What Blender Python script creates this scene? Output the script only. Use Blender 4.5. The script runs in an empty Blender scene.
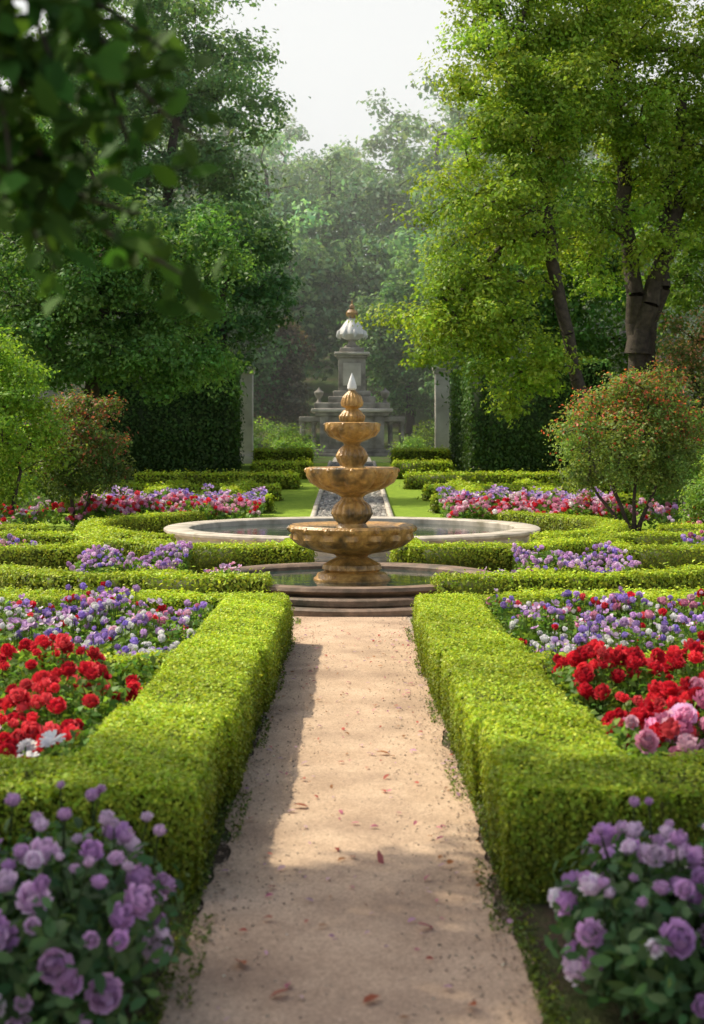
import bpy, math, numpy as np
from mathutils import Vector
rng=np.random.default_rng(11)
sc=bpy.context.scene
COL=sc.collection
F=1400.0
def P(px,py,d):
    return np.array([(px-351)/F*d, d, 2-(py-444)/F*d])
def gz(y):
    return np.interp(y,[31,62,82,120,200,600],[0,1.15,1.5,9,24,40])

# ------------------------------------------------------------ materials
def newmat(name):
    m=bpy.data.materials.new(name); m.use_nodes=True
    nt=m.node_tree; nt.nodes.clear()
    return m,nt,nt.nodes,nt.links
def leafmat(name,trans=0.45,tint=(1.3,1.25,0.6),rough=0.5,spec=0.25):
    m,nt,N,L=newmat(name)
    out=N.new('ShaderNodeOutputMaterial'); at=N.new('ShaderNodeAttribute'); at.attribute_name='Col'
    p=N.new('ShaderNodeBsdfPrincipled'); p.inputs['Roughness'].default_value=rough
    p.inputs['Specular IOR Level'].default_value=spec
    t=N.new('ShaderNodeBsdfTranslucent'); mul=N.new('ShaderNodeVectorMath'); mul.operation='MULTIPLY'
    mul.inputs[1].default_value=tint
    L.new(at.outputs['Color'],p.inputs['Base Color']); L.new(at.outputs['Color'],mul.inputs[0]); L.new(mul.outputs[0],t.inputs['Color'])
    mx=N.new('ShaderNodeMixShader'); mx.inputs[0].default_value=trans
    L.new(p.outputs[0],mx.inputs[1]); L.new(t.outputs[0],mx.inputs[2]); L.new(mx.outputs[0],out.inputs['Surface'])
    return m
def noisemat(name,c1,c2,scale=5,rough=0.8,bump=0.3,bscale=40,c3=None,scale3=1.2,bdist=0.01,speck=None,sscale=300,spec=.5):
    m,nt,N,L=newmat(name)
    out=N.new('ShaderNodeOutputMaterial'); p=N.new('ShaderNodeBsdfPrincipled'); p.inputs['Roughness'].default_value=rough
    p.inputs['Specular IOR Level'].default_value=spec
    tc=N.new('ShaderNodeTexCoord'); co=tc.outputs['Object']
    n=N.new('ShaderNodeTexNoise'); n.inputs['Scale'].default_value=scale; n.inputs['Detail'].default_value=8; n.inputs['Roughness'].default_value=.65
    L.new(co,n.inputs['Vector'])
    r=N.new('ShaderNodeValToRGB'); r.color_ramp.elements[0].position=.35; r.color_ramp.elements[1].position=.68
    r.color_ramp.elements[0].color=(*c1,1); r.color_ramp.elements[1].color=(*c2,1)
    L.new(n.outputs['Fac'],r.inputs[0]); col=r.outputs[0]
    if c3:
        n3=N.new('ShaderNodeTexNoise'); n3.inputs['Scale'].default_value=scale3; n3.inputs['Detail'].default_value=6
        L.new(co,n3.inputs['Vector'])
        r3=N.new('ShaderNodeValToRGB'); r3.color_ramp.elements[0].position=.48; r3.color_ramp.elements[1].position=.68
        L.new(n3.outputs['Fac'],r3.inputs[0])
        mx=N.new('ShaderNodeMixRGB'); mx.inputs[2].default_value=(*c3,1); L.new(r3.outputs[0],mx.inputs[0]); L.new(col,mx.inputs[1]); col=mx.outputs[0]
    if speck:
        v=N.new('ShaderNodeTexVoronoi'); v.inputs['Scale'].default_value=sscale; L.new(co,v.inputs['Vector'])
        mm=N.new('ShaderNodeMixRGB'); mm.blend_type='MULTIPLY'; mm.inputs[0].default_value=speck
        hs=N.new('ShaderNodeSeparateColor'); L.new(v.outputs['Color'],hs.inputs[0])
        cb=N.new('ShaderNodeMapRange'); cb.inputs[3].default_value=.5; cb.inputs[4].default_value=1.25; L.new(hs.outputs[0],cb.inputs[0])
        cc=N.new('ShaderNodeCombineColor'); 
        for i in range(3): L.new(cb.outputs[0],cc.inputs[i])
        L.new(col,mm.inputs[1]); L.new(cc.outputs[0],mm.inputs[2]); col=mm.outputs[0]
    L.new(col,p.inputs['Base Color'])
    nb=N.new('ShaderNodeTexNoise'); nb.inputs['Scale'].default_value=bscale; nb.inputs['Detail'].default_value=6; L.new(co,nb.inputs['Vector'])
    b=N.new('ShaderNodeBump'); b.inputs['Strength'].default_value=bump; b.inputs['Distance'].default_value=bdist
    L.new(nb.outputs['Fac'],b.inputs['Height']); L.new(b.outputs[0],p.inputs['Normal'])
    L.new(p.outputs[0],out.inputs['Surface'])
    return m
M_leaf=leafmat('leaf_mat')
M_hedge=leafmat('hedge_leaf_mat',trans=.30)
M_dleaf=leafmat('dark_leaf_mat',trans=0.3)
M_petal=leafmat('petal_mat',trans=0.35,tint=(1,1,1),rough=.6,spec=.2)
M_bark=noisemat('bark_mat',(.035,.026,.02),(.09,.07,.05),scale=6,rough=.9,bump=.8,bscale=25,bdist=.03)
M_path=noisemat('path_sand_mat',(.49,.35,.24),(.62,.46,.325),scale=2.2,rough=.95,bump=.6,bscale=160,c3=(.38,.27,.19),scale3=1.3,bdist=.004,speck=.55,sscale=110,spec=.15)
M_gravel=noisemat('court_gravel_mat',(.46,.37,.28),(.58,.48,.38),scale=3,rough=.95,bump=.6,bscale=120,speck=.5,sscale=90,spec=.15)
M_ground=noisemat('grass_ground_mat',(.045,.08,.018),(.09,.14,.03),scale=3,rough=.95,bump=.8,bscale=30,c3=(.08,.06,.035),scale3=.5,bdist=.03,spec=.15)
M_soil=noisemat('soil_mat',(.05,.036,.024),(.11,.08,.05),scale=9,rough=.95,bump=.9,bscale=40,bdist=.03,c3=(.05,.08,.02),scale3=3,spec=.15)
M_lawn=noisemat('lawn_mat',(.20,.32,.03),(.30,.43,.045),scale=5,rough=.9,bump=.9,bscale=60,bdist=.03,spec=.15)
M_gold=noisemat('fountain_stone_mat',(.28,.14,.035),(.68,.40,.12),scale=9,rough=.34,bump=.7,bscale=28,c3=(.09,.06,.025),scale3=4,bdist=.018)
M_rim=noisemat('pool_stone_mat',(.44,.39,.32),(.6,.54,.45),scale=4,rough=.75,bump=.4,bscale=25,c3=(.28,.25,.18),scale3=2.5)
M_dark=noisemat('basin_stone_mat',(.13,.085,.055),(.28,.19,.13),scale=5,rough=.65,bump=.5,bscale=25,c3=(.06,.05,.03),scale3=3)
M_mon=noisemat('monument_stone_mat',(.22,.20,.17),(.42,.39,.34),scale=1.6,rough=.85,bump=.6,bscale=6,c3=(.09,.085,.07),scale3=1.1,bdist=.05)
M_pil=noisemat('pillar_stone_mat',(.54,.50,.44),(.70,.66,.59),scale=2,rough=.85,bump=.5,bscale=8,c3=(.30,.28,.22),scale3=1,bdist=.04)
M_white=noisemat('marble_mat',(.6,.6,.6),(.82,.82,.8),scale=4,rough=.5,bump=.3,bscale=20)
def watermat():
    m,nt,N,L=newmat('water_mat'); out=N.new('ShaderNodeOutputMaterial'); p=N.new('ShaderNodeBsdfPrincipled')
    p.inputs['Base Color'].default_value=(.03,.05,.045,1); p.inputs['Roughness'].default_value=.06; p.inputs['IOR'].default_value=1.33
    n=N.new('ShaderNodeTexNoise'); n.inputs['Scale'].default_value=5; n.inputs['Detail'].default_value=3
    tc=N.new('ShaderNodeTexCoord'); L.new(tc.outputs['Object'],n.inputs['Vector'])
    b=N.new('ShaderNodeBump'); b.inputs['Strength'].default_value=.25; b.inputs['Distance'].default_value=.02
    L.new(n.outputs['Fac'],b.inputs['Height']); L.new(b.outputs[0],p.inputs['Normal']); L.new(p.outputs[0],out.inputs['Surface']); return m
M_water=watermat()
M_cob=noisemat('ramp_cobble_mat',(.28,.26,.22),(.5,.47,.41),scale=6,rough=.85,bump=.9,bscale=10,bdist=.06,speck=.6,sscale=6)

# ------------------------------------------------------------ mesh helpers
def mk(name,V,Q,C=None,mat=None,smooth=False,parent=None):
    V=np.asarray(V,dtype=np.float32); Q=np.asarray(Q,dtype=np.int32)
    me=bpy.data.meshes.new(name); nf=len(Q); k=Q.shape[1]
    me.vertices.add(len(V)); me.vertices.foreach_set('co',V.ravel())
    me.loops.add(nf*k); me.loops.foreach_set('vertex_index',Q.ravel())
    me.polygons.add(nf); me.polygons.foreach_set('loop_start',np.arange(0,nf*k,k,dtype=np.int32))
    try: me.polygons.foreach_set('loop_total',np.full(nf,k,dtype=np.int32))
    except Exception: pass
    me.update(calc_edges=True)
    if C is not None:
        a=me.color_attributes.new('Col','FLOAT_COLOR','POINT')
        c4=np.ones((len(V),4),dtype=np.float32); c4[:,:3]=C; a.data.foreach_set('color',c4.ravel())
    if smooth: me.polygons.foreach_set('use_smooth',np.ones(nf,dtype=bool))
    if mat: me.materials.append(mat)
    o=bpy.data.objects.new(name,me); COL.objects.link(o)
    if parent: o.parent=parent
    return o
def empty(name):
    e=bpy.data.objects.new(name,None); COL.objects.link(e); return e
def basis(n,spin=None):
    n=n/np.linalg.norm(n,axis=1,keepdims=True)
    r=rng.normal(size=n.shape); x=np.cross(r,n); x/=np.linalg.norm(x,axis=1,keepdims=True)+1e-9
    y=np.cross(n,x); return np.stack([x,y,n],axis=2)
def scat(T,TF,pos,R,s,col,tc=None):
    n=len(pos); k=len(T)
    V=np.einsum('nij,kj->nki',R,T)*np.asarray(s).reshape(-1,1,1)+pos[:,None,:]
    Q=(TF[None]+ (np.arange(n)*k)[:,None,None]).reshape(-1,TF.shape[1])
    C=np.repeat(col[:,None,:],k,axis=1)
    if tc is not None: C=C*tc[None,:,:]
    return V.reshape(-1,3),Q,C.reshape(-1,3)
def join(parts):
    Vs=[];Qs=[];Cs=[];o=0
    for V,Q,C in parts:
        Vs.append(V);Qs.append(Q+o);Cs.append(C);o+=len(V)
    return np.concatenate(Vs),np.concatenate(Qs),np.concatenate(Cs)
def leafT(w=.6,fold=.12):
    return np.array([[0,-.5,0],[w/2,.02,fold],[0,.5,-.05],[-w/2,.02,fold]]),np.array([[0,1,2,3]])
def leaf2T(w=.55):
    V=np.array([[0,-.5,0],[w*.42,-.2,.07],[w*.4,.15,.07],[0,.5,-.08],[-w*.4,.15,.07],[-w*.42,-.2,.07],[0,-.2,0],[0,.15,0]])
    Fq=np.array([[0,1,6,5],[6,1,2,7],[5,6,7,4],[7,2,3,4]])
    return V,Fq
LT,LF=leafT(); L2,L2F=leaf2T()
def varcol(base,n,v=.3,yel=.25):
    c=np.tile(np.array(base),(n,1))*np.exp(rng.normal(0,v,(n,1)))
    c[:,0]*=1+rng.uniform(-yel,yel,n)
    return np.clip(c,0,.9)
def lump(p,s=1.):
    return (np.sin(p[:,0]*7.1*s+p[:,1]*2.3*s)+np.sin(p[:,1]*6.3*s+p[:,2]*5*s+1.3)+np.sin(p[:,2]*9*s+p[:,0]*4.2*s+2.)+np.sin((p[:,0]+p[:,1])*13*s))/4

def boxmesh(cx,cy,cz,hx,hy,hz,ang):
    c,s=math.cos(ang),math.sin(ang); V=[]
    for z in (-hz,hz):
        for a,b in ((-hx,-hy),(hx,-hy),(hx,hy),(-hx,hy)):
            V.append([cx+a*c-b*s,cy+a*s+b*c,cz+z])
    return np.array(V),np.array([[0,3,2,1],[4,5,6,7],[0,1,5,4],[1,2,6,5],[2,3,7,6],[3,0,4,7]])
def hedge(name,segs,w=.5,h=.5,leaf=.03,cover=1.2,col=(.10,.19,.018),z0=None,mat=None,rough=1.,ends=True):
    parts=[];S=[]
    for (x0,y0,x1,y1) in segs:
        L=math.hypot(x1-x0,y1-y0); a=math.atan2(y1-y0,x1-x0); cx,cy=(x0+x1)/2,(y0+y1)/2
        g=float(gz(cy)) if z0 is None else z0
        S.append((cx,cy,L,a,g))
    dens=cover/(leaf*leaf*.6*.5)
    sh=max(.045,min(.05,leaf*1.1))
    rd=.09
    for i,(cx,cy,L,a,g) in enumerate(S):
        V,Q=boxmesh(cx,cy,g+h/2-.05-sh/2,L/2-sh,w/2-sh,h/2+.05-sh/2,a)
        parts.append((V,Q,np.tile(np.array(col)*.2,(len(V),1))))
        faces=[(L*w,'t'),(L*h,'s'),(L*h,'m')]+([(w*h,'e'),(w*h,'f')])
        for A,f in faces:
            n=int(A*dens)
            if n<1: continue
            u=rng.uniform(-L/2,L/2,n); v=rng.uniform(-w/2,w/2,n); z=rng.uniform(0,h,n)**1.0
            if f=='t': z[:]=h; nn=(0,0,1)
            if f=='s': v[:]=-w/2; nn=(0,-1,0)
            if f=='m': v[:]=w/2; nn=(0,1,0)
            if f=='e': u[:]=-L/2; nn=(-1,0,0)
            if f=='f': u[:]=L/2; nn=(1,0,0)
            tilt=np.zeros(n)
            if f in 'sm': ez=np.clip((z-(h-rd))/rd,0,1); v*=1-ez**2*.035/(w/2); tilt=ez
            if f in 'ef': ez=np.clip((z-(h-rd))/rd,0,1); u*=1-ez**2*.035/(L/2); tilt=ez
            if f=='t':
                ev=np.clip((np.abs(v)-(w/2-rd))/rd,0,1); z-=ev**2*.035
            nn=np.array(nn,float)
            c,s=math.cos(a),math.sin(a)
            wp=np.stack([cx+u*c-v*s,cy+u*s+v*c,g+z],1)
            wn=np.array([nn[0]*c-nn[1]*s,nn[0]*s+nn[1]*c,nn[2]])
            off=lump(wp)*.03*rough*min(1.6,h/.5)+rng.normal(0,leaf*.4,n)+np.where(rng.random(n)<.05,rng.uniform(0,leaf*1.8,n),0)
            wp=wp+wn*off[:,None]
            keep=np.ones(n,bool)
            for j,(bx,by,bL,ba,bg) in enumerate(S):
                if j==i: continue
                dx,dy=wp[:,0]-bx,wp[:,1]-by; uu=dx*math.cos(ba)+dy*math.sin(ba); vv=-dx*math.sin(ba)+dy*math.cos(ba)
                keep&=~((np.abs(uu)<bL/2-.02)&(np.abs(vv)<w/2-.05)&(wp[:,2]<bg+h-.05))
            wp=wp[keep]; m=len(wp); tl=tilt[keep][:,None]
            if m==0: continue
            nd=wn[None]*1.0+rng.normal(0,.45,(m,3))+np.array([0,0,.25])+tl*np.array([0,0,.6])
            cc=varcol(col,m,.25,.2)*(1+.3*lump(wp*.37)[:,None])
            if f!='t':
                zr=np.clip((wp[:,2]-g)/h,0,1)[:,None]; cc=cc*(.32+.68*zr**2)  # side leaves darken towards the ground: shade put into the leaf colour
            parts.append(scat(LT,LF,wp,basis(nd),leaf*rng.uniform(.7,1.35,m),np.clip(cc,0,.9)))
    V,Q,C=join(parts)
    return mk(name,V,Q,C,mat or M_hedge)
def arc(cx,cy,r,a0,a1,n):
    A=np.radians(np.linspace(a0,a1,n+1)); pts=[(cx+r*math.cos(t),cy+r*math.sin(t)) for t in A]
    return [(*pts[i],*pts[i+1]) for i in range(n)]
def mirror(segs): return [(-a,b,-c,d) for a,b,c,d in segs]

def tube(pts,rad,k=7):
    pts=np.asarray(pts,float); n=len(pts); V=[];Q=[]
    for i in range(n):
        t=pts[min(i+1,n-1)]-pts[max(i-1,0)]; t/=np.linalg.norm(t)+1e-9
        r=np.array([0,1,0]) if abs(t[1])<.9 else np.array([1,0,0]); x=np.cross(r,t); x/=np.linalg.norm(x); y=np.cross(t,x)
        for j in range(k):
            a=2*math.pi*j/k; V.append(pts[i]+rad[i]*(x*math.cos(a)+y*math.sin(a)))
    for i in range(n-1):
        for j in range(k):
            Q.append([i*k+j,i*k+(j+1)%k,(i+1)*k+(j+1)%k,(i+1)*k+j])
    return np.array(V),np.array(Q)

def tree(name,trunks,env,ncl,clr,nleaf,leaf,col,trunk_r,flat=.6,mat=None,mind=.7,fork=.35,tip=None,tipcol=None,extra=None,droop=0,hollow=2.2,rtip=.018,as_parts=False):
    nodes=[];par=[];lowok=[]
    for tr in trunks:
        tr=np.array(tr,float); prev=-1
        zmin=tr[0][2]; zmax=tr[-1][2]
        for i in range(len(tr)-1):
            for s in np.linspace(0,1,5)[(0 if i==0 else 1):]:
                p=tr[i]*(1-s)+tr[i+1]*s
                if 0<s<1: p=p+rng.normal(0,trunk_r*.25,3)*[1,1,0]
                nodes.append(p);par.append(prev);prev=len(nodes)-1
                lowok.append(p[2]>zmin+(zmax-zmin)*fork)
    vol=np.array([e[3]*e[4]*e[5] for e in env]);vol=vol/vol.sum()
    cl=[];tries=0
    while len(cl)<ncl and tries<ncl*40:
        tries+=1; e=env[rng.choice(len(env),p=vol)]
        d=rng.normal(size=3); d/=np.linalg.norm(d); r=rng.random()**(1/hollow)
        p=np.array([e[0]+d[0]*r*e[3],e[1]+d[1]*r*e[4],e[2]+d[2]*r*e[5]])
        if cl and np.min(np.linalg.norm(np.array(cl)-p,axis=1))<clr*mind: continue
        cl.append(p)
    if extra: cl+= [np.array(q,float) for q in extra]
    cl=np.array(cl); top=np.array(trunks[0][-1],float)
    order=np.argsort(np.linalg.norm(cl-top,axis=1)); tips=[]
    for ci in order:
        c=cl[ci]; A=np.array(nodes); dd=np.linalg.norm(A-c,axis=1)+.6*np.maximum(0,A[:,2]-c[2])+np.where(lowok,0,50)
        k=int(np.argmin(dd)); a=A[k]; L=np.linalg.norm(c-a); prev=k; ns=max(2,min(5,int(L/.7)))
        for s in np.linspace(0,1,ns+1)[1:]:
            p=a*(1-s)+c*s; p=p+np.array([0,0,math.sin(s*math.pi)*L*.10])+(rng.normal(0,L*.05,3) if s<1 else 0)
            nodes.append(p);par.append(prev);lowok.append(True);prev=len(nodes)-1
        tips.append(prev)
    A=np.array(nodes); cnt=np.zeros(len(A)); 
    for t in tips:
        k=t
        while k>=0: cnt[k]+=1;k=par[k]
    rad=np.maximum(rtip*np.maximum(cnt,1)**.5,rtip)
    rad=np.minimum(rad,trunk_r)
    i=0
    for tr in trunks:
        m=(len(tr)-1)*4+1
        for q in range(m):
            z=q/(m-1); rad[i+q]=max(rad[i+q]*.8,trunk_r*(1-.55*z)*(1.25 if q==0 else 1))
        i+=m
    k=6;ang=np.arange(k)*2*math.pi/k
    idx=[i for i in range(len(par)) if par[i]>=0]
    a=A[[par[i] for i in idx]];b=A[idx];t=b-a; ln=np.linalg.norm(t,axis=1,keepdims=True)+1e-9; t=t/ln
    b=b+t*0.02
    r=np.where(np.abs(t[:,1:2])<.9,np.array([[0,1.,0]]),np.array([[1.,0,0]])); x=np.cross(r,t);x/=np.linalg.norm(x,axis=1,keepdims=True);y=np.cross(t,x)
    ra=np.array([min(rad[par[i]],rad[i]*1.35) if lowok[i] else rad[par[i]] for i in idx])[:,None,None]; rb=rad[idx][:,None,None]
    ring=x[:,None,:]*np.cos(ang)[None,:,None]+y[:,None,:]*np.sin(ang)[None,:,None]
    V=np.concatenate([a[:,None,:]+ring*ra,b[:,None,:]+ring*rb],axis=1)
    n=len(idx); q=np.array([[j,(j+1)%k,k+(j+1)%k,k+j] for j in range(k)])
    Q=(q[None]+(np.arange(n)*2*k)[:,None,None]).reshape(-1,4); WV=V.reshape(-1,3)
    nc=len(cl); reps=rng.poisson(nleaf,nc); ids=np.repeat(np.arange(nc),reps); m=len(ids)
    d=rng.normal(size=(m,3)); d/=np.linalg.norm(d,axis=1,keepdims=True); rr=rng.random(m)**(1/2.4)
    csz=clr*rng.uniform(.65,1.3,nc)[ids]
    ph=rng.uniform(0,6.28,(nc,3))[ids]
    wob=1+.28*np.sin(d[:,0]*4+ph[:,0])+.22*np.sin(d[:,1]*5+ph[:,1])+.2*np.sin(d[:,2]*6+ph[:,2])
    off=d*(rr*csz*wob)[:,None]; off[:,2]*=flat; off[:,2]-=droop*(off[:,0]**2+off[:,1]**2)/np.maximum(csz,.01)
    pos=cl[ids]+off
    nd=d*.7+rng.normal(0,.45,(m,3))+np.array([0,0,.5])
    cb=varcol(col,nc,.16,.12)[ids]*np.exp(rng.normal(0,.22,(m,1)))
    cb[:,0]*=1+rng.uniform(-.2,.15,m)
    if tipcol is not None:
        zc=np.array([e[2] for e in env]).mean()
        z=(rr>.6)&(rng.random(m)<tip)&(pos[:,2]>zc-.2+rng.normal(0,.35,m)); cb[z]=varcol(tipcol,int(z.sum()),.3,.2)
    LV,LQ,LC=scat(LT,LF,pos,basis(nd),leaf*rng.uniform(.6,1.35,m),np.clip(cb,0,.9))
    if as_parts: return (WV,Q),(LV,LQ,LC)
    e=empty(name)
    mk('trunk_and_limbs',WV,Q,None,M_bark,True,e)
    mk('foliage',LV,LQ,LC,mat or M_leaf,False,e)
    return e

def lathe(name,prof,cx,cy,mat,seg=64,flute=None,parent=None,z0=0):
    V=[];Q=[]; A=np.arange(seg)*2*math.pi/seg; n=len(prof)
    for i,pt in enumerate(prof):
        r,z=pt[0],pt[1]; fl=pt[2] if len(pt)>2 else 0
        rr=r*(1+fl*np.abs(np.cos(A*(flute or 12)/2)))
        V.append(np.stack([cx+rr*np.cos(A),cy+rr*np.sin(A),np.full(seg,z0+z)],1))
    V=np.concatenate(V)
    for i in range(n-1):
        for j in range(seg): Q.append([i*seg+j,i*seg+(j+1)%seg,(i+1)*seg+(j+1)%seg,(i+1)*seg+j])
    o=mk(name,V,Q,None,mat,True,parent)
    m=o.modifiers.new('es','EDGE_SPLIT'); m.split_angle=math.radians(38)
    return o
def box(name,cx,cy,z0,w,d,h,mat,parent=None,bev=.02,ang=0):
    V,Q=boxmesh(cx,cy,z0+h/2,w/2,d/2,h/2,ang); o=mk(name,V,Q,None,mat,False,parent)
    if bev:
        b=o.modifiers.new('b','BEVEL'); b.width=bev; b.segments=2
    return o
def sheet(name,xs,ys,zf,mat,dz=0):
    X,Y=np.meshgrid(xs,ys); Z=zf(X,Y)+dz; V=np.stack([X,Y,Z],2).reshape(-1,3); nx=len(xs)
    Q=[[j*nx+i,j*nx+i+1,(j+1)*nx+i+1,(j+1)*nx+i] for j in range(len(ys)-1) for i in range(nx-1)]
    return mk(name,V,Q,None,mat,True)

# ------------------------------------------------------------ ground
GY=[-40,-10,0,10,20,31,36,42,48,55,62,72,82,90,100,110,120,140,160,200,300,600]
sheet('ground',np.array([-500,-200,-100,-50,-20,-10,0,10,20,50,100,200,500.]),np.array(GY,float),lambda X,Y:gz(Y),M_ground)
sheet('parterre_soil',np.array([-6.5,-3,0,3,6.5]),np.array([-2,3,8,14.6]),lambda X,Y:0*X,M_soil,.004)
sheet('gravel_court',np.array([-14,-7,0,7,14.]),np.array([14.3,20,26,31.]),lambda X,Y:0*X,M_gravel,.008)
ys=np.linspace(-4,16.6,300)
def wig(s): return .035*np.sin(ys*2.1+s)+.02*np.sin(ys*5.7+s*2)+.012*np.sin(ys*17+s)+rng.normal(0,.006,len(ys))
xl=-.655+wig(0); xr=.655+wig(4)
fr=np.linspace(0,1,9); V=[];Q=[]
for i,y in enumerate(ys):
    for f in fr: V.append([xl[i]*(1-f)+xr[i]*f,y,.013+.012*math.sin(f*math.pi)])
for i in range(len(ys)-1):
    for j in range(8): Q.append([i*9+j,i*9+j+1,(i+1)*9+j+1,(i+1)*9+j])
mk('garden_path',V,Q,None,M_path,True)
n=20000; y=rng.uniform(3.5,15.8,n); sd=rng.choice([-1,1],n); x=sd*(.655+np.abs(rng.normal(0,.05,n))-.09*(rng.random(n)<.3)*(np.sin(y*3+sd*2)>.1))
pos=np.stack([x,y,.012+rng.random(n)*.03],1)
mk('path_edge_moss',*scat(LT,LF,pos,basis(rng.normal(0,.5,(n,3))+[0,0,.6]),rng.uniform(.008,.028,n),varcol((.12,.17,.035),n,.4)),M_leaf)
n=6000; y=rng.uniform(3.5,16,n); x=np.where(rng.random(n)<.5,rng.choice([-1,1],n)*(.66-np.abs(rng.normal(0,.07,n))),rng.uniform(-.62,.62,n))
pos=np.stack([x,y,np.full(n,.022)],1)
T=np.array([[-.5,-.4,0],[.5,-.45,0],[.45,.5,0],[-.4,.4,0],[-.3,-.25,.4],[.3,-.25,.45],[.25,.3,.4],[-.25,.25,.35]])
TF=np.array([[4,5,6,7],[0,1,5,4],[1,2,6,5],[2,3,7,6],[3,0,4,7]])
mk('path_pebbles',*scat(T,TF,pos,basis(np.tile([0,0,1.],(n,1))+rng.normal(0,.1,(n,3))),rng.uniform(.004,.013,n),varcol((.42,.33,.25),n,.35,.1)),M_petal)
n=340; y=4.2+10.8*rng.random(n)**.8; x=rng.uniform(-.62,.66,n)+.0
pc=np.array([(.6,.2,.28),(.6,.35,.5),(.5,.12,.09),(.4,.2,.09),(.65,.45,.5)])[rng.integers(0,5,n)]
pos=np.stack([x,y,.034+rng.random(n)*.006],1)
a1=scat(L2,L2F,pos,basis(np.tile([0,0,1.],(n,1))+rng.normal(0,.22,(n,3))),rng.uniform(.018,.055,n),pc*rng.uniform(.7,1.1,(n,1)))
pl=np.array([[-.42,5.3,.04],[.07,4.95,.04],[.46,6.55,.045],[-.26,5.0,.04],[.13,6.6,.04],[.42,4.9,.04],[-.28,7.6,.04],[.2,8.9,.04],[-.35,5.8,.04],[.3,5.7,.04]])
a2=scat(L2,L2F,pl,basis(np.tile([0,0,1.],(len(pl),1))+rng.normal(0,.35,(len(pl),3))),rng.uniform(.06,.10,len(pl)),np.array([(.42,.12,.05),(.35,.10,.05),(.42,.17,.06),(.42,.15,.10),(.45,.16,.18)]*2))
mk('fallen_petals',*join([a1,a2]),M_petal)

# ------------------------------------------------------------ hedges (box parterre)
HC=(.40,.52,.045)
w=.62
for s in (1,-1):
    xi=.69
    segs=[(xi+w/2-.06,10.3,xi+w/2-.06,13.95),(xi+w/2-.02,7.7,xi+w/2-.02,10.6),(xi+w/2+.03,6.1,xi+w/2+.03,8.0)]
    front=[(xi,6.42,5.4,6.42)]
    mid=[(xi+.5,10.15,5.4,10.15)]
    rear=[(xi+.2,14.0,5.6,14.0)]
    outer=[(5.4,6.1,5.4,14.3)]
    allh=segs+front
    if s<0: allh=mirror(allh)
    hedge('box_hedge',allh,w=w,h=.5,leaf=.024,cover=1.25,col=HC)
    for q,ww in ((mid,.34),(rear,.42),(outer,.4)):
        if s<0: q=mirror(q)
        hedge('box_hedge',q,w=ww,h=.46 if ww<.4 else .48,leaf=.034,cover=1.1,col=HC)
    A=[(1.0,16.7,2.6,16.9)]+arc(2.6,19.1,2.2,-90,-25,6)
    B=[(.85,20.7,2.5,20.7),(.85,20.7,.85,22.3),(2.5,20.7,3.3,21.8),(3.3,21.8,4.2,22.1)]
    Cc=[(3.95,20.4,6.6,20.4),(3.95,20.4,3.95,21.2)]
    D=[(3.95,22.6,4.5,23.4),(4.5,23.4,7.5,23.6)]
    E=arc(0,27,5.0,-52,48,12)
    G=[(5.6,25.6,9.5,25.6)]
    H=[(2.2,17.9,3.0,18.6),(1.7,15.4,5.8,15.7)]
    for q,hh in ((A,.42),(B,.5),(Cc,.5),(D,.5),(E,.5),(G,.5),(H,.35)):
        if s<0: q=mirror(q)
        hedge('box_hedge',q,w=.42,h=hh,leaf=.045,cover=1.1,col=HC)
    for (x0,x1,yy,hh,ww) in ((2.1,7.5,36.5,.45,.6),(2.1,8,40.5,.45,.6),(1.75,7,45.5,.5,.8),(1.5,3.6,51,.6,1.2),(1.7,4.0,58,.75,1.6)):
        q=[(x0,yy,x1,yy)]
        if s<0: q=mirror(q)
        hedge('box_hedge',q,w=ww,h=hh,leaf=.09,cover=1.0,col=HC)
    for xx in (3.2,5.2):
        q=[(xx,36.5,xx*1.05,45.5)]
        if s<0: q=mirror(q)
        hedge('box_hedge',q,w=.5,h=.42,leaf=.09,cover=.9,col=HC)
    if s>0: q=[(4.75,50.0,4.75,60)]; q2=[(4.85,50.4,9.2,50.4)]
    else: q=[(-4.6,50.0,-5.4,60)]; q2=[(-4.65,50.4,-9.2,50.4)]
    hedge('clipped_hedge_wall',q+q2,w=.9,h=4.25,leaf=.13,cover=1.15,col=(.13,.26,.065),z0=.7,mat=M_dleaf,rough=1.4)
for s in (1,-1):
    xs=np.array([.95,3,8.5])*s; xs=np.sort(xs)
    sheet('lawn',xs,np.array([31.2,36,42,48,55,62.]),lambda X,Y:gz(Y),M_lawn,.012)

sheet('stone_ramp',np.array([-.9,-.4,0,.4,.9]),np.array([31.,36,42,48,55,62,71.]),lambda X,Y:gz(Y),M_cob,.03)
n=5000; y=rng.uniform(31,62,n); x=rng.uniform(-.88,.88,n)
mk('ramp_cobbles',*scat(T,TF,np.stack([x,y,gz(y)+.03],1),basis(np.tile([0,0,1.],(n,1))+rng.normal(0,.15,(n,3))),rng.uniform(.05,.13,n),varcol((.42,.4,.36),n,.3,.05)),M_petal)
for s in (1,-1):
    V,Q=[],[]
    ysr=[31,36,42,48,55,62]
    for yy in ysr:
        for dx,dz in ((.9,0),(.9,.12),(1.02,.12),(1.02,0)): V.append([s*dx,yy,gz(yy)+dz])
    for i in range(5):
        for j in range(3): Q.append([i*4+j,i*4+j+1,(i+1)*4+j+1,(i+1)*4+j])
    Q.append([0,1,2,3])
    mk('ramp_kerb',V,Q,None,M_rim)

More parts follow.
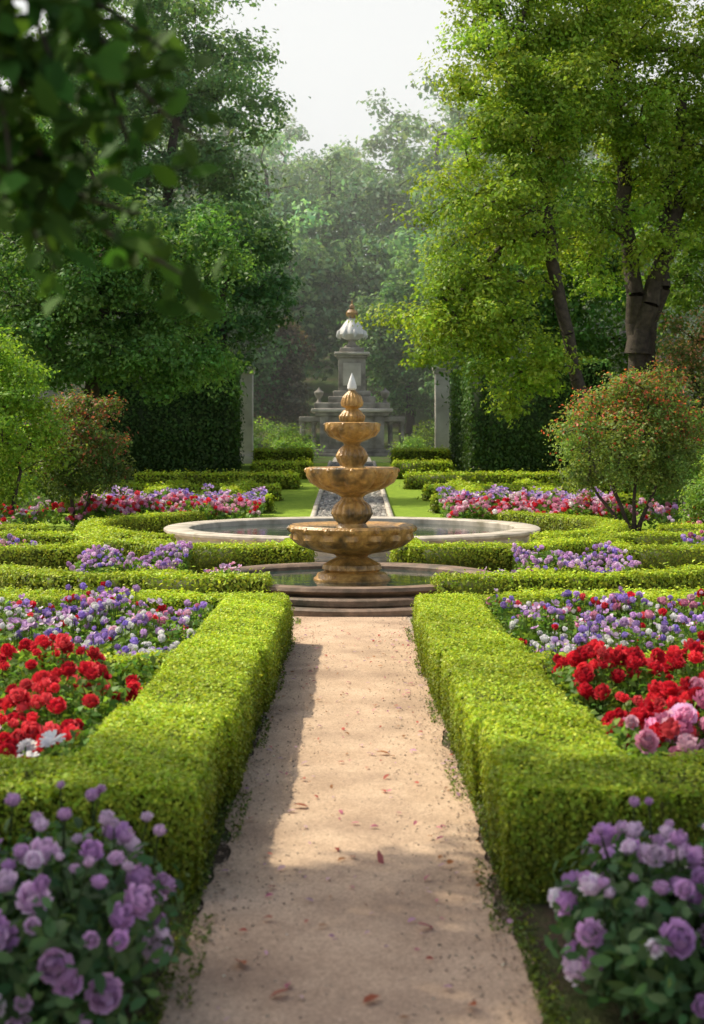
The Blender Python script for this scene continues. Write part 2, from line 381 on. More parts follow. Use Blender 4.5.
# ------------------------------------------------------------ flower beds
def petals(rings,curve=.25):
    V=[];Q=[];tc=[]
    for (c,tilt,L,wd,r0,br) in rings:
        for i in range(c):
            a=2*math.pi*(i+.5*(len(V)%2)+.13*len(V))/c
            ct,st=math.cos(tilt),math.sin(tilt); b=len(V)
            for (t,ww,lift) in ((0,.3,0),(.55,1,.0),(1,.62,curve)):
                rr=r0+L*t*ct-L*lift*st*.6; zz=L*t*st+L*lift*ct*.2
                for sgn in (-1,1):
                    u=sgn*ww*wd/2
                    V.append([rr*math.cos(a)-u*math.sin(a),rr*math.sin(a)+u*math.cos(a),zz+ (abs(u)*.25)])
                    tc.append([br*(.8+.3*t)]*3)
            Q+=[[b,b+1,b+3,b+2],[b+2,b+3,b+5,b+4]]
    return np.array(V),np.array(Q),np.array(tc)
def ball(rings,R=.42,pl=.34,pw=.34,flare=.13):
    V=[];Q=[];tc=[];k=0
    for (phi,c,br) in rings:
        for i in range(c):
            k+=1; a=2*math.pi*(i+.37*phi*c)/c+.3*math.sin(k*7.); ph=phi+.18*math.sin(k*3.1); rj=1+.10*math.sin(k*5.3)
            o=np.array([math.cos(a)*math.cos(ph),math.sin(a)*math.cos(ph),math.sin(ph)])
            up=np.array([-math.cos(a)*math.sin(ph),-math.sin(a)*math.sin(ph),math.cos(ph)]); sd=np.array([-math.sin(a),math.cos(a),0])
            b=len(V); sc_=1-.35*max(0,phi)/1.5
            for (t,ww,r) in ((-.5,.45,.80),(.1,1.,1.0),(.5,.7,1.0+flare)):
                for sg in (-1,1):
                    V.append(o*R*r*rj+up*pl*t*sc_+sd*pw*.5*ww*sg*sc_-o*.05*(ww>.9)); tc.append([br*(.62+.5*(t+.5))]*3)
            Q+=[[b,b+1,b+3,b+2],[b+2,b+3,b+5,b+4]]
    return np.array(V),np.array(Q),np.array(tc)
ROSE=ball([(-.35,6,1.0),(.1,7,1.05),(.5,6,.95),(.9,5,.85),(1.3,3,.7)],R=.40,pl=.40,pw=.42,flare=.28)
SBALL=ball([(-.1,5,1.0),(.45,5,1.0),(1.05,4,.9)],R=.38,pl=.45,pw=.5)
SMALL=petals([(5,.35,.5,.45,.02,1.0),(3,1.0,.3,.25,.01,.75)])
DAISY=petals([(10,.1,.5,.2,.04,1.0),(8,.45,.4,.18,.02,1.)])
def flower_bed(name,regs,nleaf,leafs,leafcol,h,blooms,stem=True,mound=.1,leafT2=(LT,LF)):
    e=empty(name); x0,x1,y0,y1=regs
    def surf(x,y): return h+mound*.5*(np.sin(x*5.3+y*2)+np.sin(y*4.1-x*3+1))
    x=rng.uniform(x0,x1,nleaf);y=rng.uniform(y0,y1,nleaf);g=gz(y)
    z=surf(x,y)*rng.random(nleaf)**.35*1.06
    nd=rng.normal(0,.6,(nleaf,3))+[0,-.1,.7]
    mk('foliage',*scat(leafT2[0],leafT2[1],np.stack([x,y,g+z],1),basis(nd),leafs*rng.uniform(.6,1.4,nleaf),varcol(leafcol,nleaf,.3)),M_leaf,False,e)
    parts=[];st=[]
    for (tm,n,size,cols,(a0,a1,b0,b1),zo) in blooms:
        k=max(4,n//6); cx=rng.uniform(a0,a1,k);cy=rng.uniform(b0,b1,k); ci=rng.integers(0,k,n); loose=rng.random(n)<.35
        x=np.where(loose,rng.uniform(a0,a1,n),np.clip(cx[ci]+rng.normal(0,size*1.2,n),a0,a1));y=np.where(loose,rng.uniform(b0,b1,n),np.clip(cy[ci]+rng.normal(0,size*1.2,n),b0,b1))
        z=surf(x,y)+zo+rng.normal(0,.04,n); p=np.stack([x,y,gz(y)+z],1)
        nd=rng.normal(0,.35,(n,3))+[0,-.4,1]
        cc=np.array(cols)[rng.integers(0,len(cols),n)]*np.exp(rng.normal(0,.18,(n,1)))
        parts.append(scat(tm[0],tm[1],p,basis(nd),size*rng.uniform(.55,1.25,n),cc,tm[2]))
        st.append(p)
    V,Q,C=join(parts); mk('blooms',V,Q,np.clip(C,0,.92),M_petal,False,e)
    if stem:
        p=np.concatenate(st)
        q=p.copy(); q[:,2]=gz(p[:,1]); q[:,:2]+=rng.normal(0,.03,(len(p),2)); wd=.004
        V=np.stack([q-[wd,0,0],q+[wd,0,0],p+[wd,0,-.01],p-[wd,0,.01]],1).reshape(-1,3)
        mk('stems',V,np.arange(len(V)).reshape(-1,4),np.tile([.06,.11,.02],(len(V),1)),M_leaf,False,e)
    return e
RED=[(.72,.03,.055),(.80,.05,.07),(.60,.02,.04),(.82,.10,.12)]
PINK=[(.82,.38,.54),(.87,.55,.66),(.76,.28,.46)]
WHITE=[(.85,.85,.8),(.82,.8,.84)]
PUR=[(.45,.30,.74),(.36,.26,.70),(.57,.40,.78),(.62,.40,.72)]
LIL=[(.72,.45,.74),(.80,.56,.80),(.62,.36,.67),(.85,.67,.86)]
GL=(.14,.25,.045)
for s in (-1,1):
    def R(a,b,c,d): return (a,b,c,d) if s>0 else (-b,-a,c,d)
    bl=[(ROSE,560,.095,RED,R(1.42,5.1,7.5,9.9),.04)]
    if s<0: bl+=[(DAISY,26,.13,WHITE,R(1.5,2.2,6.95,7.5),.05),(ROSE,130,.1,RED,R(1.45,4,6.9,7.7),.02),(SMALL,40,.07,PINK,R(1.6,4,7,8),0)]
    else: bl+=[(ROSE,220,.11,PINK,R(1.42,4.5,6.95,8.1),.03),(ROSE,40,.1,RED,R(1.5,2.2,7.2,8),0.0)]
    flower_bed('flower_bed',R(1.36,5.15,6.8,9.95),20000,.06,GL,.45,bl,mound=.16)
    bl=[(SBALL,560,.07,PUR,R(1.35,5.1,10.5,13.7),.05),(SBALL,330,.065,WHITE,R(1.35,5.1,10.4,12.6),.04),(SBALL,190,.08,PINK+PINK+RED,R(1.35,5.1,11.2,13.6),.04),(SMALL,240,.08,LIL,R(1.35,5.1,10.5,13.6),.06)]
    flower_bed('flower_bed',R(1.33,5.15,10.35,13.75),20000,.06,GL,.40,bl,mound=.16)
    flower_bed('flower_bed',R(2.3,3.75,18.3,20.1),3800,.08,GL,.36,[(SBALL,330,.08,PUR+LIL+LIL+[(.8,.7,.85)],R(2.3,3.75,18.2,20.1),.05)],mound=.15)
    flower_bed('flower_bed',R(1.35,2.3,17.3,17.9),900,.07,GL,.3,[(SMALL,60,.08,PINK+LIL,R(1.4,2.3,17.3,17.9),.03)],mound=.1)
    flower_bed('flower_bed',R(2.2,6.4,31.4,35.8),8000,.13,GL,.42,[(SBALL,760,.13,PINK+PINK+PINK+RED+[(.85,.7,.75)],R(2.2,6.4,31.4,34.2),.05),(SMALL,520,.14,PUR+LIL,R(2.2,6.4,33.8,35.8),.1)],mound=.2,stem=False)
    flower_bed('flower_bed',R(6.6,11,26.5,33),6000,.12,GL,.42,[(SBALL,500,.13,PINK+LIL+RED,R(6.6,11,26.5,33),.03)],mound=.2,stem=False)
    flower_bed('flower_bed',R(5.2,9,21,23),3000,.09,GL,.4,[(SBALL,280,.10,PUR+PINK,R(5.2,9,21,23),.03)],mound=.15,stem=False)
def rosebush(x0,x1,y0,y1,h,n,nl,extra=None):
    e=empty('lilac_rose_bush')
    cx,cy=(x0+x1)/2,(y0+y1)/2; ax,ay=(x1-x0)/2,(y1-y0)/2
    d=rng.normal(size=(nl,3)); d/=np.linalg.norm(d,axis=1,keepdims=True); r=rng.random(nl)**.4*rng.uniform(.85,1.25,nl)
    z=h*.5+d[:,2]*r*h*.5; pos=np.stack([cx+d[:,0]*r*ax*1.08,cy+d[:,1]*r*ay*1.08,np.maximum(z,.01)],1)
    mk('foliage',*scat(L2,L2F,pos,basis(d*.6+rng.normal(0,.5,(nl,3))+[0,0,.4]),rng.uniform(.045,.085,nl),varcol((.08,.16,.06),nl,.3)),M_leaf,False,e)
    k=n//2; ii=np.arange(k)+.5; zz=np.clip(1-1.35*ii/k,-1,1); th=ii*2.39996+rng.uniform(0,6)
    dc=np.stack([np.cos(th)*np.sqrt(1-zz**2),np.sin(th)*np.sqrt(1-zz**2),zz],1); dc[:,1]=np.where(rng.random(k)<.5,-np.abs(dc[:,1]),dc[:,1])
    d=dc[rng.permutation(np.arange(n)%k)]+rng.normal(0,.15,(n,3)); d/=np.linalg.norm(d,axis=1,keepdims=True)
    rj=rng.uniform(.92,1.14,n)
    pos=np.stack([cx+d[:,0]*ax*1.03*rj,cy+d[:,1]*ay*1.03*rj,h*.50+d[:,2]*h*.5*rj+.03],1)
    nd=d+[0,-.1,.35]+rng.normal(0,.3,(n,3))
    cc=np.array(LIL)[rng.integers(0,4,n)]*np.exp(rng.normal(0,.14,(n,1)))
    V,Q,C=scat(ROSE[0],ROSE[1],pos,basis(nd),rng.uniform(.05,.118,n),cc,ROSE[2]); mk('blooms',V,Q,np.clip(C,0,.9),M_petal,False,e)
    V=[];Q=[];o=0; tips=[]
    for i in range(26):
        p0=np.array([cx+rng.uniform(-.6,.6)*ax,cy+rng.uniform(-.6,.6)*ay,.02]); p1=p0+np.array([rng.uniform(-.15,.15),rng.uniform(-.1,.1),h*rng.uniform(.85,1.2)])
        v,q=tube([p0,(p0+p1)/2+rng.normal(0,.02,3),p1],[.006,.005,.003],5); V.append(v);Q.append(q+o);o+=len(v); tips.append(p1)
    mk('stems',np.concatenate(V),np.concatenate(Q),np.tile([.05,.08,.03],(o,1)),M_leaf,True,e)
    t=np.array(tips); cc=np.array(LIL)[rng.integers(0,4,len(t))]
    mk('buds',*scat(ROSE[0],ROSE[1],t,basis(rng.normal(0,.3,(len(t),3))+[0,0,1]),rng.uniform(.03,.06,len(t)),cc*.9,ROSE[2]),M_petal,False,e)
rosebush(-1.42,-.68,4.35,5.55,.58,56,2600)
rosebush(-2.5,-1.35,4.4,5.5,.62,64,2600)
rosebush(.78,1.32,4.5,5.5,.54,40,2000)
rosebush(1.2,2.2,4.5,5.6,.62,52,2400)

# ------------------------------------------------------------ fountain
e=empty('tiered_fountain'); fy=18.2
lathe('lower_step',[(0,0),(1.50,0),(1.52,.02),(1.52,.08),(1.49,.10),(0,.10)],0,fy-.68,M_dark,80,None,e)
lathe('upper_step',[(0,.1),(1.38,.1),(1.40,.12),(1.40,.18),(1.37,.20),(0,.20)],0,fy-.63,M_dark,80,None,e)
lathe('basin_wall',[(1.80,0),(1.84,.03),(1.80,.07),(1.77,.2),(1.86,.24),(1.90,.27),(1.88,.31),(1.62,.31),(1.58,.28),(1.55,.1),(0,.1)],0,fy,M_dark,96,None,e)
lathe('basin_water',[(0,.24),(1.57,.24)],0,fy,M_water,64,None,e)
ped=[(.40,.0),(.40,.22),(.40,.27),(.37,.31),(.33,.34,.0),(.36,.38,.08),(.34,.44,.1),(.24,.50,.1),(.20,.53),(.22,.56),(.27,.58,.05),(.46,.62,.10),(.64,.69,.10),(.75,.78,.08),(.79,.85),(.82,.88),(.83,.92),(.80,.955),(.75,.95),(.6,.89),(.3,.85),(.19,.85),
 (.23,.90),(.20,.93),(.18,.97),(.22,1.02,.06),(.25,1.10,.1),(.22,1.2,.1),(.15,1.27,.05),(.14,1.31),(.18,1.34),(.23,1.37,.08),(.38,1.42,.1),(.50,1.50,.1),(.57,1.59,.05),(.60,1.64),(.6,1.68),(.57,1.70),(.53,1.69),(.4,1.62),(.17,1.6),
 (.16,1.64),(.2,1.68),(.15,1.72),(.18,1.78,.08),(.195,1.85,.1),(.15,1.94,.08),(.10,1.99),(.12,2.02),(.18,2.05,.08),(.28,2.10,.1),(.34,2.18,.08),(.36,2.23),(.36,2.27),(.335,2.28),(.2,2.22),(.12,2.22),
 (.12,2.26),(.15,2.30,.08),(.155,2.36,.12),(.11,2.43,.08),(.08,2.46),(.13,2.49,.06),(.135,2.54,.12),(.11,2.62,.12),(.06,2.68),(.04,2.70)]
lathe('pedestal_and_bowls',ped,0,fy,M_gold,96,16,e)
lathe('pedestal_foot',[(.50,.2),(.50,.26),(.47,.28),(.45,.32),(.41,.34),(.3,.35)],0,fy,M_gold,64,None,e)
lathe('finial',[(.04,2.70),(.06,2.72),(.06,2.76),(.035,2.84),(.012,2.90),(0,2.93)],0,fy,M_white,24,None,e)
for r,z in ((.7,.92),(.5,1.67),(.3,2.255)): lathe('bowl_water',[(0,z),(r,z)],0,fy,M_water,48,None,e)
for R_,z,nn,sz in ((.81,.905,16,.035),(.59,1.66,12,.03),(.352,2.25,10,.022)):
    for i in range(nn):
        a=2*math.pi*i/nn
        lathe('rim_boss',[(0,-sz*1.5),(sz,-sz*.6),(sz*1.1,.2*sz),(sz*.5,sz),(0,sz*1.1)],R_*math.cos(a),fy+R_*math.sin(a),M_gold,10,None,e,z0=z)

e=empty('round_pool'); R0=3.6; py=27
lathe('pool_wall',[(R0-.08,0),(R0-.03,.03),(R0-.03,.08),(R0-.1,.1),(R0-.1,.30),(R0-.04,.33),(R0+.0,.36),(R0,.40),(R0-.03,.42),(R0-.45,.42),(R0-.48,.4),(R0-.48,.05),(0,.05)],0,py,M_rim,128,None,e)
lathe('pool_water',[(0,.31),(R0-.47,.31)],0,py,M_water,96,None,e)

# ------------------------------------------------------------ monument
e=empty('stone_monument'); my=75; g=1.35
box('plinth_step',0,my,g-.2,5.4,3.6,.35,M_mon,e,.04)
box('plinth_step',0,my,g+.15,4.6,3.0,.22,M_mon,e,.04)
box('base_block',0,my,g+.37,3.3,2.2,1.75,M_mon,e,.05)
box('base_panel',0,my-1.12,g+.75,1.7,.08,1.0,M_pil,e,.03)
for sx in (-1,1):
    box('corner_pier',sx*1.45,my-1.0,g+.37,.5,.5,1.76,M_mon,e,.04)
    for xx in (2.05,2.65):
        lathe('wing_column',[(.16,0),(.16,.1),(.11,.15),(.10,1.3),(.15,1.36),(.16,1.45)],sx*xx,my-.9,M_mon,16,None,e,z0=g+.37)
        lathe('wing_column',[(.16,0),(.16,.1),(.11,.15),(.10,1.3),(.15,1.36),(.16,1.45)],sx*xx,my+.9,M_mon,16,None,e,z0=g+.37)
    box('wing_lintel',sx*2.2,my,g+1.82,1.2,2.3,.28,M_mon,e,.04)
    lathe('corner_urn',[(.16,0),(.1,.1),(.08,.2),(.22,.4),(.26,.55),(.2,.62),(.08,.7),(0,.85)],sx*1.75,my-.8,M_mon,18,None,e,z0=g+2.83)
box('cornice',0,my,g+2.12,3.9,2.7,.2,M_mon,e,.05)
box('cornice',0,my,g+2.32,4.3,3.0,.2,M_pil,e,.05)
box('attic_block',0,my,g+2.52,4.0,2.7,.31,M_mon,e,.05)
box('attic_block',0,my,g+2.83,2.5,2.0,.35,M_mon,e,.05)
box('attic_block',0,my,g+3.18,2.0,1.7,.3,M_mon,e,.06)
box('pedestal',0,my,g+3.48,1.45,1.4,1.75,M_mon,e,.04)
box('pedestal_panel',0,my-.72,g+3.75,.95,.06,1.2,M_pil,e,.02)
box('pedestal_cornice',0,my,g+5.23,1.65,1.6,.14,M_mon,e,.04)
box('pedestal_cornice',0,my,g+5.37,1.9,1.85,.16,M_pil,e,.05)
box('pedestal_cap',0,my,g+5.53,1.3,1.3,.25,M_mon,e,.06)
uz=g+5.78
lathe('urn_foot',[(.42,0),(.42,.1),(.25,.18),(.18,.35),(.25,.45),(.3,.5)],0,my,M_mon,32,None,e,z0=uz)
lathe('urn_body',[(.28,.45),(.5,.55,.08),(.68,.72,.14),(.66,.9,.14),(.5,1.15,.1),(.36,1.4,.06),(.27,1.5),(.3,1.55),(.1,1.6)],0,my,M_white,64,8,e,z0=uz)
for i in range(8):
    a=i*math.pi/4+.2
    V,Q=tube([(.5*math.cos(a),my+.5*math.sin(a),uz+1.05),(.72*math.cos(a),my+.72*math.sin(a),uz+.85),(.8*math.cos(a),my+.8*math.sin(a),uz+.62),(.72*math.cos(a),my+.72*math.sin(a),uz+.5)],[.05,.1,.08,.02],8)
    mk('urn_leaf',V,Q,None,M_white,True,e)
lathe('urn_finial',[(.2,1.55),(.16,1.62),(.28,1.75,.1),(.3,1.9,.1),(.2,2.05,.1),(.1,2.1),(.16,2.16),(.14,2.28),(.04,2.36),(.03,2.5),(0,2.6)],0,my,M_gold,32,8,e,z0=uz)

for s in (-1,1):
    e=empty('stone_pillar'); y=62.; z=1.1; x=(441-351)/F*y if s>0 else (245-351)/F*y
    box('base',x,y,z-.3,.95,.95,.7,M_pil,e,.03); box('shaft',x,y,z+.4,.62,.62,3.6,M_pil,e,.04)
    box('capital',x,y,z+4.0,.74,.74,.16,M_pil,e,.03); box('abacus',x,y,z+4.16,.84,.84,.14,M_pil,e,.03)

# ------------------------------------------------------------ shrubs
tree('green_shrub',[[(-7.7,30,0),(-7.7,30,1.6)],[(-7.4,30,0),(-7.1,30,1.4)]],[(-7.6,30,2.2,1.35,1.4,1.6),(-7.7,30,3.4,1,1,.9)],64,.5,330,.09,(.23,.37,.045),.07,flat=.8,fork=.2,rtip=.01)
tree('red_tipped_shrub',[[(-6.3,32,0),(-6.5,32,1.3)],[(-6.2,32,0),(-5.9,32.1,1.3)]],[(-6.2,32,2.0,1.3,1.2,1.3)],54,.42,300,.08,(.13,.20,.05),.05,flat=.8,fork=.3,tip=.35,tipcol=(.33,.11,.07),rtip=.01)
bx,by=6.2,31
tree('red_tipped_shrub',[[(bx,by,0),(bx-.5,by,1.3)],[(bx+.1,by,0),(bx+.6,by,1.3)],[(bx+.05,by,0),(bx+.1,by+.1,1.5)],[(bx-.1,by,0),(bx-.9,by,1.1)]],[(bx,by,2.15,1.75,1.5,1.35),(bx,by,2.75,1.2,1.1,.95)],100,.45,340,.075,(.20,.29,.07),.055,flat=.8,fork=.3,tip=.3,tipcol=(.5,.13,.08),rtip=.01)
tree('green_shrub',[[(7.0,27,0),(7.0,27,.7)]],[(7.0,27,1.0,.65,.65,.75)],26,.32,260,.07,(.17,.28,.05),.05,flat=.8,fork=.2,rtip=.01)
tree('pink_flowering_shrub',[[(11.4,44,.3),(11.4,44,3)]],[(11.3,44,4.2,1.7,1.6,2.2)],50,.6,260,.11,(.18,.24,.07),.1,flat=.8,fork=.3,tip=.4,tipcol=(.6,.3,.2))

# ------------------------------------------------------------ trees
TC=(.27,.385,.05)
tree('deciduous_tree',[[(9.1,45,.4),(9.2,45,5),(8.9,45,8.5),(8.6,45,12),(8.4,45,15)],[(9.6,45.2,.4),(9.5,45.2,5),(10.1,45,9),(10.6,45,13)],[(9.2,45,4.9),(10.0,44.6,8),(10.4,44.5,10)]],
 [(7.6,44,13.2,3.0,3,3.8),(10.8,45,12.8,3.4,3.3,4.2),(9,45,16,3.5,3,2.8),(7.5,43.5,8.2,2.2,2,1.5),(11.6,44,8.0,2.2,2.2,1.6)],165,.95,440,.145,TC,.36,flat=.55,fork=.28,mind=.72,rtip=.022)
tree('deciduous_tree',[[(7.3,42,.4),(7.0,42,3.2),(6.3,42,6),(5.8,42,9),(5.4,42,13)]],
 [(4.4,41,9.2,2.3,2.2,3.0),(5.2,42,12.6,2.6,2.4,3.0),(3.3,41.5,6.0,2.1,2.0,1.8),(5.0,42,4.3,1.9,1.6,1.4),(5.4,42,16,2.4,2.2,2)],170,.85,430,.14,TC,.24,flat=.5,fork=.3,mind=.7,rtip=.02)
tree('deciduous_tree',[[(13.5,48,.5),(13.3,48,6),(13,48,12)]],[(13.2,48,9.5,3.5,3,5)],80,1.1,300,.17,(.16,.28,.045),.3,flat=.55,fork=.3)
tree('deciduous_tree',[[(8.5,56,1),(8.3,56,6),(8,56,12)]],[(8,56,8,4.3,3,6)],100,1.3,300,.22,(.13,.25,.06),.3,flat=.6,fork=.3)
tree('deciduous_tree',[[(-8.5,44,.4),(-8.2,44,3.5),(-7.8,44,7),(-7.5,44,10)]],
 [(-7.2,43,7.3,3.6,2.5,2.6),(-6.0,43,4.9,2.4,2.2,1.5),(-9.5,43,6.5,2.6,2.5,3.2),(-5.0,43,7.6,1.8,1.6,1.3),(-9.5,43,10.5,2.2,2,1.6)],150,.9,400,.15,(.14,.27,.07),.3,flat=.5,fork=.25,mind=.7,droop=.3)
tree('deciduous_tree',[[(-9,64,1.2),(-8.8,64,9),(-8,64,17)]],[(-8.2,64,18,5,4,6),(-6.5,64,12,3,3,3),(-12,64,16,4,4,6)],150,1.4,360,.24,(.18,.31,.12),.4,flat=.55,fork=.3)
tree('deciduous_tree',[[(-5.6,58,1),(-5.5,58,5),(-5.2,58,9)]],[(-5.2,58,8.6,2.9,2.2,3.6),(-8,58,7,3,2.5,4.5)],90,1.1,300,.2,(.12,.24,.09),.3,flat=.55,fork=.2)
tree('deciduous_tree',[[(-13.5,50,.7),(-13.2,50,6),(-13,50,12)]],[(-12.8,50,9,3.5,3,7)],90,1.2,300,.2,(.12,.25,.06),.3,flat=.6,fork=.2)
tree('copper_tree',[[(-4.9,86,2),(-4.8,86,4),(-4.7,86,7)]],[(-4.7,86,6.6,2.3,2,3.3)],50,1.0,260,.26,(.19,.17,.13),.25,flat=.6,fork=.2)
tree('deciduous_tree',[[(3.6,88,2),(3.6,88,5),(3.6,88,10)]],[(3.6,88,8.5,3.3,2.5,4.8)],80,1.2,260,.28,(.17,.32,.12),.3,flat=.6,fork=.2)
tree('deciduous_tree',[[(7.8,84,2),(7.8,84,5),(7.4,84,12)]],[(7.6,84,10,3.8,2.5,7.5)],90,1.4,260,.3,(.17,.32,.12),.3,flat=.6,fork=.2)
tree('deciduous_tree',[[(-7.8,84,2),(-7.8,84,5),(-7.4,84,12)]],[(-7.4,84,10,3.4,2.5,7)],80,1.4,240,.3,(.17,.31,.13),.3,flat=.6,fork=.2)
spots=[]
for row,(yy,sp) in enumerate(((96,6.0),(108,6.5),(122,7.5),(140,9),(165,11))):
    x=-48+rng.uniform(0,4)
    while x<48:
        spots.append((x,yy+rng.uniform(-3,3),row)); x+=sp*rng.uniform(.8,1.2)
wv=[];wq=[];LP=[];wo=0
for (x,yy,row) in spots:
    g=float(gz(yy)); t=x/yy*F+351
    topy=np.interp(t,[200,255,300,345,370,400,440,480],[40,115,108,135,115,95,55,20])+rng.uniform(-8,14)
    hh=2-(topy-444)/F*yy-g
    if row==0: hh*=.66
    hh=min(max(hh,10),24)
    r=rng.uniform(3.2,4.6)
    hz=np.interp(yy,[90,170],[0,1]); base=np.array((.19,.34,.17))*(1-hz)+np.array((.32,.46,.35))*hz  # leaf colour pales with distance: aerial haze painted into the foliage
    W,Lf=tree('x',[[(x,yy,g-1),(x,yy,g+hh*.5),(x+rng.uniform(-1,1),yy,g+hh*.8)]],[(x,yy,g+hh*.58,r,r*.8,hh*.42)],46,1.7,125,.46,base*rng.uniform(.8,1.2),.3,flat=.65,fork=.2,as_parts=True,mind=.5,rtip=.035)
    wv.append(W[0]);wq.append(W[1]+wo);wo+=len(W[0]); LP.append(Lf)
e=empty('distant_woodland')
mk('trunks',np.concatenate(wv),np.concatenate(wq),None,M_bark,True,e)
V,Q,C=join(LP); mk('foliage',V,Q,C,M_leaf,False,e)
LP=[]
for (x,yy,r,h) in [(-3,70,1.2,1.6),(-5.5,72,1.6,2.2),(4.2,71,1.4,1.7),(6.5,74,2,2.6),(-9,68,2.5,3),(10,70,2.5,3.5),(2.9,68,.7,.9),(-2.5,66,.8,1),(-11,52,1.5,2),(12.5,50,1.8,2.5),(-9.6,36,1.2,1.6),(9.6,36,1.3,1.8),(11,38,1.5,2.4),(-11,40,1.6,2.5),(8.7,40,1,1.5),(-8.6,39,1,1.5)]:
    g=float(gz(yy)); W,Lf=tree('x',[[(x,yy,g),(x,yy,g+h*.5)]],[(x,yy,g+h*.5,r,r,h*.5)],16,.55,170,.13,np.array((.17,.28,.05))*rng.uniform(.7,1.4),.05,flat=.8,fork=.1,as_parts=True,mind=.4)
    LP.append(Lf)
V,Q,C=join(LP); mk('understory_shrubs',V,Q,C,M_leaf)

# tree outside the left of the view that dapples the path and the near hedge
tree('deciduous_tree',[[(-8.6,8.8,0),(-8.5,8.8,3.5),(-7.6,8.5,6),(-6.4,8.2,7.5)]],[(-5.7,7.6,7.7,2.6,1.3,.7),(-4.4,8.8,7.8,2.8,1.0,.7),(-7.8,8.8,8.4,2.0,1.4,1.0)],84,.42,520,.10,(.2,.32,.04),.22,flat=.5,fork=.35,mind=1.3)

# foreground overhanging tree (trunk left of frame) with drooping twigs
B0=P(-260,-330,3.2)
tw=[ [B0,P(-60,-140,3.25),P(60,-30,3.3),P(120,70,3.3),P(165,115,3.3),P(205,145,3.3)],
     [P(60,-30,3.3),P(100,60,3.35),P(130,150,3.35),P(150,185,3.35)],
     [P(-60,-140,3.25),P(-5,20,3.2),P(20,120,3.2),P(35,210,3.2),P(55,275,3.2)],
     [P(20,120,3.2),P(60,190,3.25),P(110,235,3.3),P(160,262,3.3),P(200,285,3.3)],
     [P(-60,-140,3.25),P(40,-20,3.4),P(110,10,3.4),P(150,40,3.4),P(185,70,3.4)],
     [P(-5,20,3.2),P(30,60,3.15),P(70,110,3.15),P(95,170,3.2)],
     [P(-5,20,3.2),P(-20,140,3.1),P(5,200,3.1)],
     [B0,P(-100,-100,3.1),P(-40,0,3.1),P(10,60,3.1),P(30,100,3.1)],
     [P(-40,0,3.1),P(10,-10,3.1),P(60,20,3.1)],[P(-20,140,3.1),P(20,190,3.15),P(40,250,3.15)],
     [P(-40,0,3.05),P(0,90,3.05),P(10,170,3.05)],[P(-60,-140,3.25),P(20,-20,3.1),P(50,60,3.1),P(60,130,3.1)],
     [P(60,190,3.25),P(90,200,3.25),P(140,215,3.3)]]
e0=tree('overhanging_tree',[[(-3.2,2.9,0),(-3.1,2.95,2),(-2.8,3.0,3.4),(-2.7,3.1,4.8)],[(-3.1,2.95,2.2),(-2.3,3.1,3.3),tuple(B0)]],[(-3.0,2.9,5.1,1.2,1.3,1.0)],26,.45,60,.085,(.07,.15,.02),.11,flat=.6,fork=.5,mat=M_dleaf,rtip=.008)
V=[];Q=[];o=0;lp=[]
for t in tw:
    t=np.array(t); n=len(t); v,q=tube(t,np.linspace(.010,.003,n),6); V.append(v);Q.append(q+o);o+=len(v)
    seg=np.linalg.norm(np.diff(t,axis=0),axis=1); Ls=seg.sum(); m=int(Ls/.0145)
    cs=np.concatenate([[0],np.cumsum(seg)]); s=rng.uniform(.1,1,m)*Ls
    p=np.stack([np.interp(s,cs,t[:,i]) for i in range(3)],1)+rng.normal(0,.045,(m,3))-[0,0,.015]
    lp.append(p)
mk('twigs',np.concatenate(V),np.concatenate(Q),None,M_bark,True,e0)
lp=np.concatenate(lp); m=len(lp)
M_hang=leafmat('hanging_leaf_mat',trans=.35,rough=.7,spec=.1)
mk('hanging_leaves',*scat(L2,L2F,lp,basis(rng.normal(0,.55,(m,3))+[0,-.7,.4]),rng.uniform(.065,.12,m),varcol((.045,.105,.018),m,.35)),M_hang,False,e0)

# ------------------------------------------------------------ haze in the valley
V,Q=boxmesh(0,122,30,110,66,34,0)
o=mk('valley_mist',V,Q,None,None)
m,nt,N,L=newmat('mist_mat'); out=N.new('ShaderNodeOutputMaterial'); vs=N.new('ShaderNodeVolumeScatter')
vs.inputs['Density'].default_value=.0032; vs.inputs['Anisotropy'].default_value=.25; vs.inputs['Color'].default_value=(.97,1,.97,1)
L.new(vs.outputs[0],out.inputs['Volume']); o.data.materials.append(m)

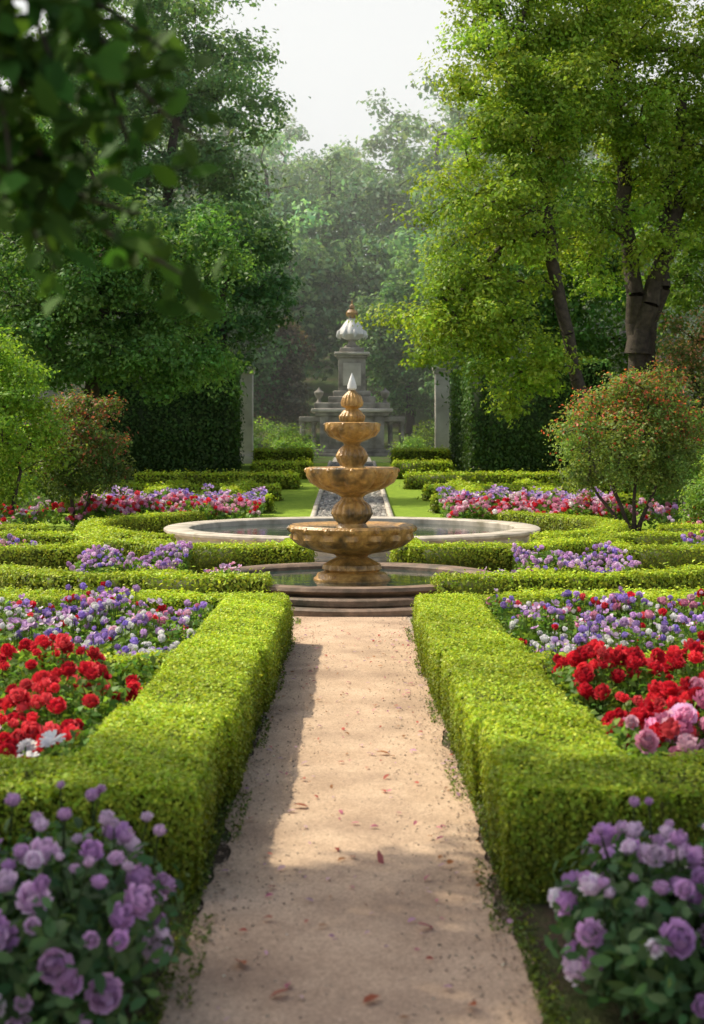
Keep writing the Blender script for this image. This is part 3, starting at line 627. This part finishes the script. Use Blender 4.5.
# ------------------------------------------------------------ light, sky, camera
el=math.radians(50); az=math.radians(-62)
wd=bpy.data.worlds.new('World'); sc.world=wd; wd.use_nodes=True; N=wd.node_tree.nodes; L=wd.node_tree.links
bg=N['Background']; sk=N.new('ShaderNodeTexSky'); sk.sky_type='NISHITA'; sk.sun_disc=False; sk.sun_elevation=el; sk.sun_rotation=az
sk.dust_density=5; sk.air_density=1.0; sk.ozone_density=1
tc=N.new('ShaderNodeTexCoord'); sp=N.new('ShaderNodeSeparateXYZ'); L.new(tc.outputs['Generated'],sp.inputs[0])
mr=N.new('ShaderNodeMapRange'); mr.interpolation_type='SMOOTHSTEP'; mr.inputs[1].default_value=.25; mr.inputs[2].default_value=.62; mr.inputs[3].default_value=.95; mr.inputs[4].default_value=.0
L.new(sp.outputs[2],mr.inputs[0]); mx=N.new('ShaderNodeMixRGB'); mx.inputs[2].default_value=(6.7,6.95,6.9,1)
L.new(mr.outputs[0],mx.inputs[0]); L.new(sk.outputs[0],mx.inputs[1]); L.new(mx.outputs[0],bg.inputs['Color']); bg.inputs['Strength'].default_value=.15
sl=bpy.data.lights.new('sun','SUN'); sl.energy=5; sl.angle=math.radians(.5); sl.color=(1,.91,.72)
so=bpy.data.objects.new('sun',sl); COL.objects.link(so)
d=Vector((math.sin(az)*math.cos(el),math.cos(az)*math.cos(el),math.sin(el))); so.rotation_euler=d.to_track_quat('Z','Y').to_euler()
cam=bpy.data.cameras.new('camera'); co=bpy.data.objects.new('camera',cam); COL.objects.link(co); sc.camera=co
co.location=(0,0,2); co.rotation_euler=(math.radians(90),0,0)
cam.sensor_fit='VERTICAL'; cam.sensor_height=36; cam.lens=F/1024*36; cam.shift_y=-68/1024; cam.clip_end=2000
cam.dof.use_dof=True; cam.dof.focus_distance=18; cam.dof.aperture_fstop=2.6
sc.view_settings.view_transform='Standard'; sc.view_settings.look='None'; sc.view_settings.exposure=0
print('polys',sum(len(o.data.polygons) for o in bpy.data.objects if o.type=='MESH'))
